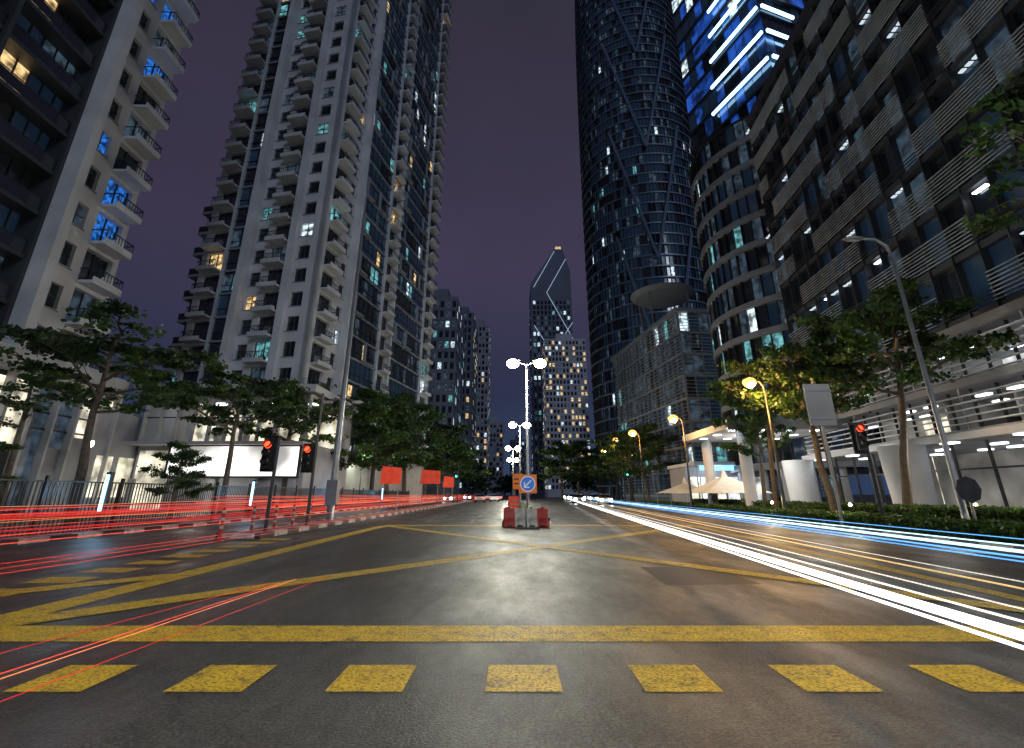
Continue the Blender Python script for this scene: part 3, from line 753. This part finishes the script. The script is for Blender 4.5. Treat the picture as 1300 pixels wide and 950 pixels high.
def banner(x,y,z0,z1,w):
    b=MB('banner_board'); 
    b.add('panel','redboard',[(x-w/2,y,z0),(x+w/2,y,z0),(x+w/2,y,z1-.15),(x-w/2+.15,y,z1),(x-w/2,y+.05,z0),(x+w/2,y+.05,z0),(x+w/2,y+.05,z1-.15),(x-w/2+.15,y+.05,z1)],[(0,1,2,3),(4,5,6,7),(0,1,5,4),(3,2,6,7),(1,2,6,5),(0,3,7,4)])
    for d in (-.38,.38): b.tube('posts','metal',[(x+d*w,y+.08,.1),(x+d*w,y+.08,z1-.1)],.04,6)
    b.build()
banner(-9.9,40,2.2,3.6,1.7); banner(-9.0,54,2.5,4.0,2.2); banner(-8.8,68,2.3,3.8,1.5)
b=MB('metal_fence'); X0=-15.5; y=10.0
while y<75:
    b.box('rails_v','dkmetal',X0-.015,X0+.015,y,y+.03,.15,1.85); y+=.16
for z in (.3,1.0,1.8): b.box('rails_h','dkmetal',X0-.02,X0+.02,10,75,z,z+.05)
y=10
while y<75: b.box('posts','dkmetal',X0-.05,X0+.05,y-.05,y+.05,.1,2.0); y+=3.2
b.build()
for y in (18.5,29,43,58):
    b=MB('light_post'); b.box('post','dkmetal',-15.25,-15.05,y-.08,y+.08,.14,2.2)
    b.box('tube','tube',-15.2,-15.10,y-.13,y-.085,.8,2.1); b.light((-14.6,y-.7,1.5),(.2,.6,1),45,.15); b.build()
for x,y in ((17.6,16.5),(14.9,22),(14.6,28),(19.5,21)):
    b=MB('garden_lamp'); b.tube('post','dkmetal',[(x,y,.1),(x,y,.9)],.03,6); b.ball('bulb','bulbo',(x,y,.97),.06,.06,.07); b.light((x,y,1.15),(1,.8,.45),60,.1); b.build()
for x,y,s in ((17.5,50,1.0),(19,44,1.2)):
    b=MB('canvas_tent'); w=2.3*s
    b.add('roof','fabric',[(x-w,y-w,1.5),(x+w,y-w,1.5),(x+w,y+w,1.5),(x-w,y+w,1.5),(x-.25,y-.25,2.4*s),(x+.25,y-.25,2.4*s),(x+.25,y+.25,2.4*s),(x-.25,y+.25,2.4*s),(x,y,3.1*s)],[(0,1,5,4),(1,2,6,5),(2,3,7,6),(3,0,4,7),(4,5,8),(5,6,8),(6,7,8),(7,4,8)])
    for a in(-1,1):
        for c in(-1,1): b.tube('poles','metal',[(x+a*w*.97,y+c*w*.97,.1),(x+a*w*.97,y+c*w*.97,1.52)],.04,6)
    b.build()
def car(x,y,ang=0):
    b=MB('car')
    for part,m,w,pf in (('body','paint',.88,[(-2.1,.32),(-2.15,.72),(-1.9,.88),(-1.0,.97),(1.7,1.0),(2.1,.93),(2.15,.4)]),('cabin','glass',.74,[(-1.05,.96),(-.4,1.4),(.9,1.42),(1.65,.98)])):
        n=len(pf); vs=[(sx*w*(1 if z<1.1 else .85),yy,z) for sx in(-1,1) for yy,z in pf]; b.add(part,m,vs,[(i,(i+1)%n,n+(i+1)%n,n+i) for i in range(n)]+[tuple(range(n)),tuple(range(n,2*n))])
    b.box('roof','paint',-.6,.6,-.35,.85,1.421,1.45)
    for sx in (-.8,.8):
        for yy in (-1.35,1.35): b.tube('wheels','tyre',[(sx-.1,yy,.32),(sx+.1,yy,.32)],.32,16)
        b.ball('headlights','head',(sx*.78,-2.1,.66),.26,.08,.19); b.ball('tail_lights','redlit',(sx*.85,2.13,.78),.16,.05,.10)
    b.box('grille','black',-.4,.4,-2.165,-2.152,.42,.62)
    o=b.build(); o.location=(x,y,0.006); o.rotation_euler=(0,0,ang)
for x,y in ((7.2,70),(4.2,82),(7.8,98),(4.4,112),(7.4,130),(4.0,150)): car(x+SK*y,y,-.08)
for x,y in ((-3.5,100),(-5.9,92),(-3.2,120),(-6,130)): car(x,y,math.pi)
for x,y in ((-12.0,95),(-11.5,130)): car(x,y,0)

# ------------------------------------------------------------------ vehicle light trails (thin glowing lines at lamp height)
random.seed(99)
def trail(b,m,pts,r): b.tube('streaks',m,pts,r,6)
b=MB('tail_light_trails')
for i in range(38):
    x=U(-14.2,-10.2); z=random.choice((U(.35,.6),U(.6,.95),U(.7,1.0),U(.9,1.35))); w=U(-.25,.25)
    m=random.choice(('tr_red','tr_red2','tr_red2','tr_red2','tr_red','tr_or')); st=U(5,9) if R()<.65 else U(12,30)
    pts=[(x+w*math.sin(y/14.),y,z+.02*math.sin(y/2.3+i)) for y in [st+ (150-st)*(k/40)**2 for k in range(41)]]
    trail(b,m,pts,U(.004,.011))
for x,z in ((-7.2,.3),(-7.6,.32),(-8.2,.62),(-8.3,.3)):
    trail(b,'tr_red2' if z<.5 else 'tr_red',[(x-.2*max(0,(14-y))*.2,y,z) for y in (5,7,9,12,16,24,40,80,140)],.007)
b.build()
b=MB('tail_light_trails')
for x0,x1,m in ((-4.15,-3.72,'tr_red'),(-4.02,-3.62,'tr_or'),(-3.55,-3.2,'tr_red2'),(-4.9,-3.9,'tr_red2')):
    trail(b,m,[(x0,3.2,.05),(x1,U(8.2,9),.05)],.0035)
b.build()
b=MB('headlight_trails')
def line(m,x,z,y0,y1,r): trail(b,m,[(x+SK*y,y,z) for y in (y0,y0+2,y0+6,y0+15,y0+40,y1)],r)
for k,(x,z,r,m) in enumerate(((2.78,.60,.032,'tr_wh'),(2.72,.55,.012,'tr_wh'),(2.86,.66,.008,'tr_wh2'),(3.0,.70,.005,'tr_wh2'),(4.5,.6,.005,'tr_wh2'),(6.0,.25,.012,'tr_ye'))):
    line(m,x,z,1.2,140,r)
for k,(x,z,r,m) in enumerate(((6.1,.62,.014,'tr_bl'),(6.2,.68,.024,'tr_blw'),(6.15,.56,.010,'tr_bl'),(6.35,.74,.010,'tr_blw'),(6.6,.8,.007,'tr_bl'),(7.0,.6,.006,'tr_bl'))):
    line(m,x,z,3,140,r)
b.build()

# ------------------------------------------------------------------ sky, added fill sun, camera
w=bpy.data.worlds.new('World'); SC.world=w; w.use_nodes=True; nt=w.node_tree; L=nt.links.new
bg=nt.nodes['Background']; tc=nt.nodes.new('ShaderNodeTexCoord'); sp=nt.nodes.new('ShaderNodeSeparateXYZ'); L(tc.outputs['Generated'],sp.inputs[0])
r=nt.nodes.new('ShaderNodeValToRGB'); e=r.color_ramp.elements
e[0].position=0; e[0].color=(.028,.052,.115,1); e[1].position=1; e[1].color=(.028,.026,.044,1)
k=e.new(.2); k.color=(.026,.031,.068,1); k=e.new(.45); k.color=(.044,.037,.072,1); k=e.new(.75); k.color=(.038,.033,.057,1)
n=nt.nodes.new('ShaderNodeTexNoise'); n.inputs['Scale'].default_value=1.6; n.inputs['Detail'].default_value=5; L(tc.outputs['Generated'],n.inputs['Vector'])
mr=nt.nodes.new('ShaderNodeMapRange'); mr.inputs['To Min'].default_value=.6; mr.inputs['To Max'].default_value=1.4; L(n.outputs['Fac'],mr.inputs['Value'])
L(sp.outputs['Z'],r.inputs['Fac']); L(r.outputs['Color'],bg.inputs['Color']); L(mr.outputs['Result'],bg.inputs['Strength'])
s=bpy.data.lights.new('fill_sun','SUN'); s.energy=.56; s.angle=math.radians(15); s.color=(.70,.82,1)  # added cool sun that brightens the facades in place of city glow
so=bpy.data.objects.new('fill_sun',s); SC.collection.objects.link(so)
so.rotation_euler=Vector((-.30,.8,-.3)).to_track_quat('-Z','Y').to_euler()

cam=bpy.data.cameras.new('camera'); co=bpy.data.objects.new('camera',cam); SC.collection.objects.link(co); SC.camera=co
cam.sensor_width=36; cam.lens=598/1300*36; cam.shift_y=-45/1300; cam.clip_end=4000; cam.clip_start=.05
co.location=(0,0,1.4); co.rotation_euler=(math.radians(90+18.3),0,0)
SC.view_settings.view_transform='Standard'; SC.view_settings.look='None'; SC.view_settings.exposure=0
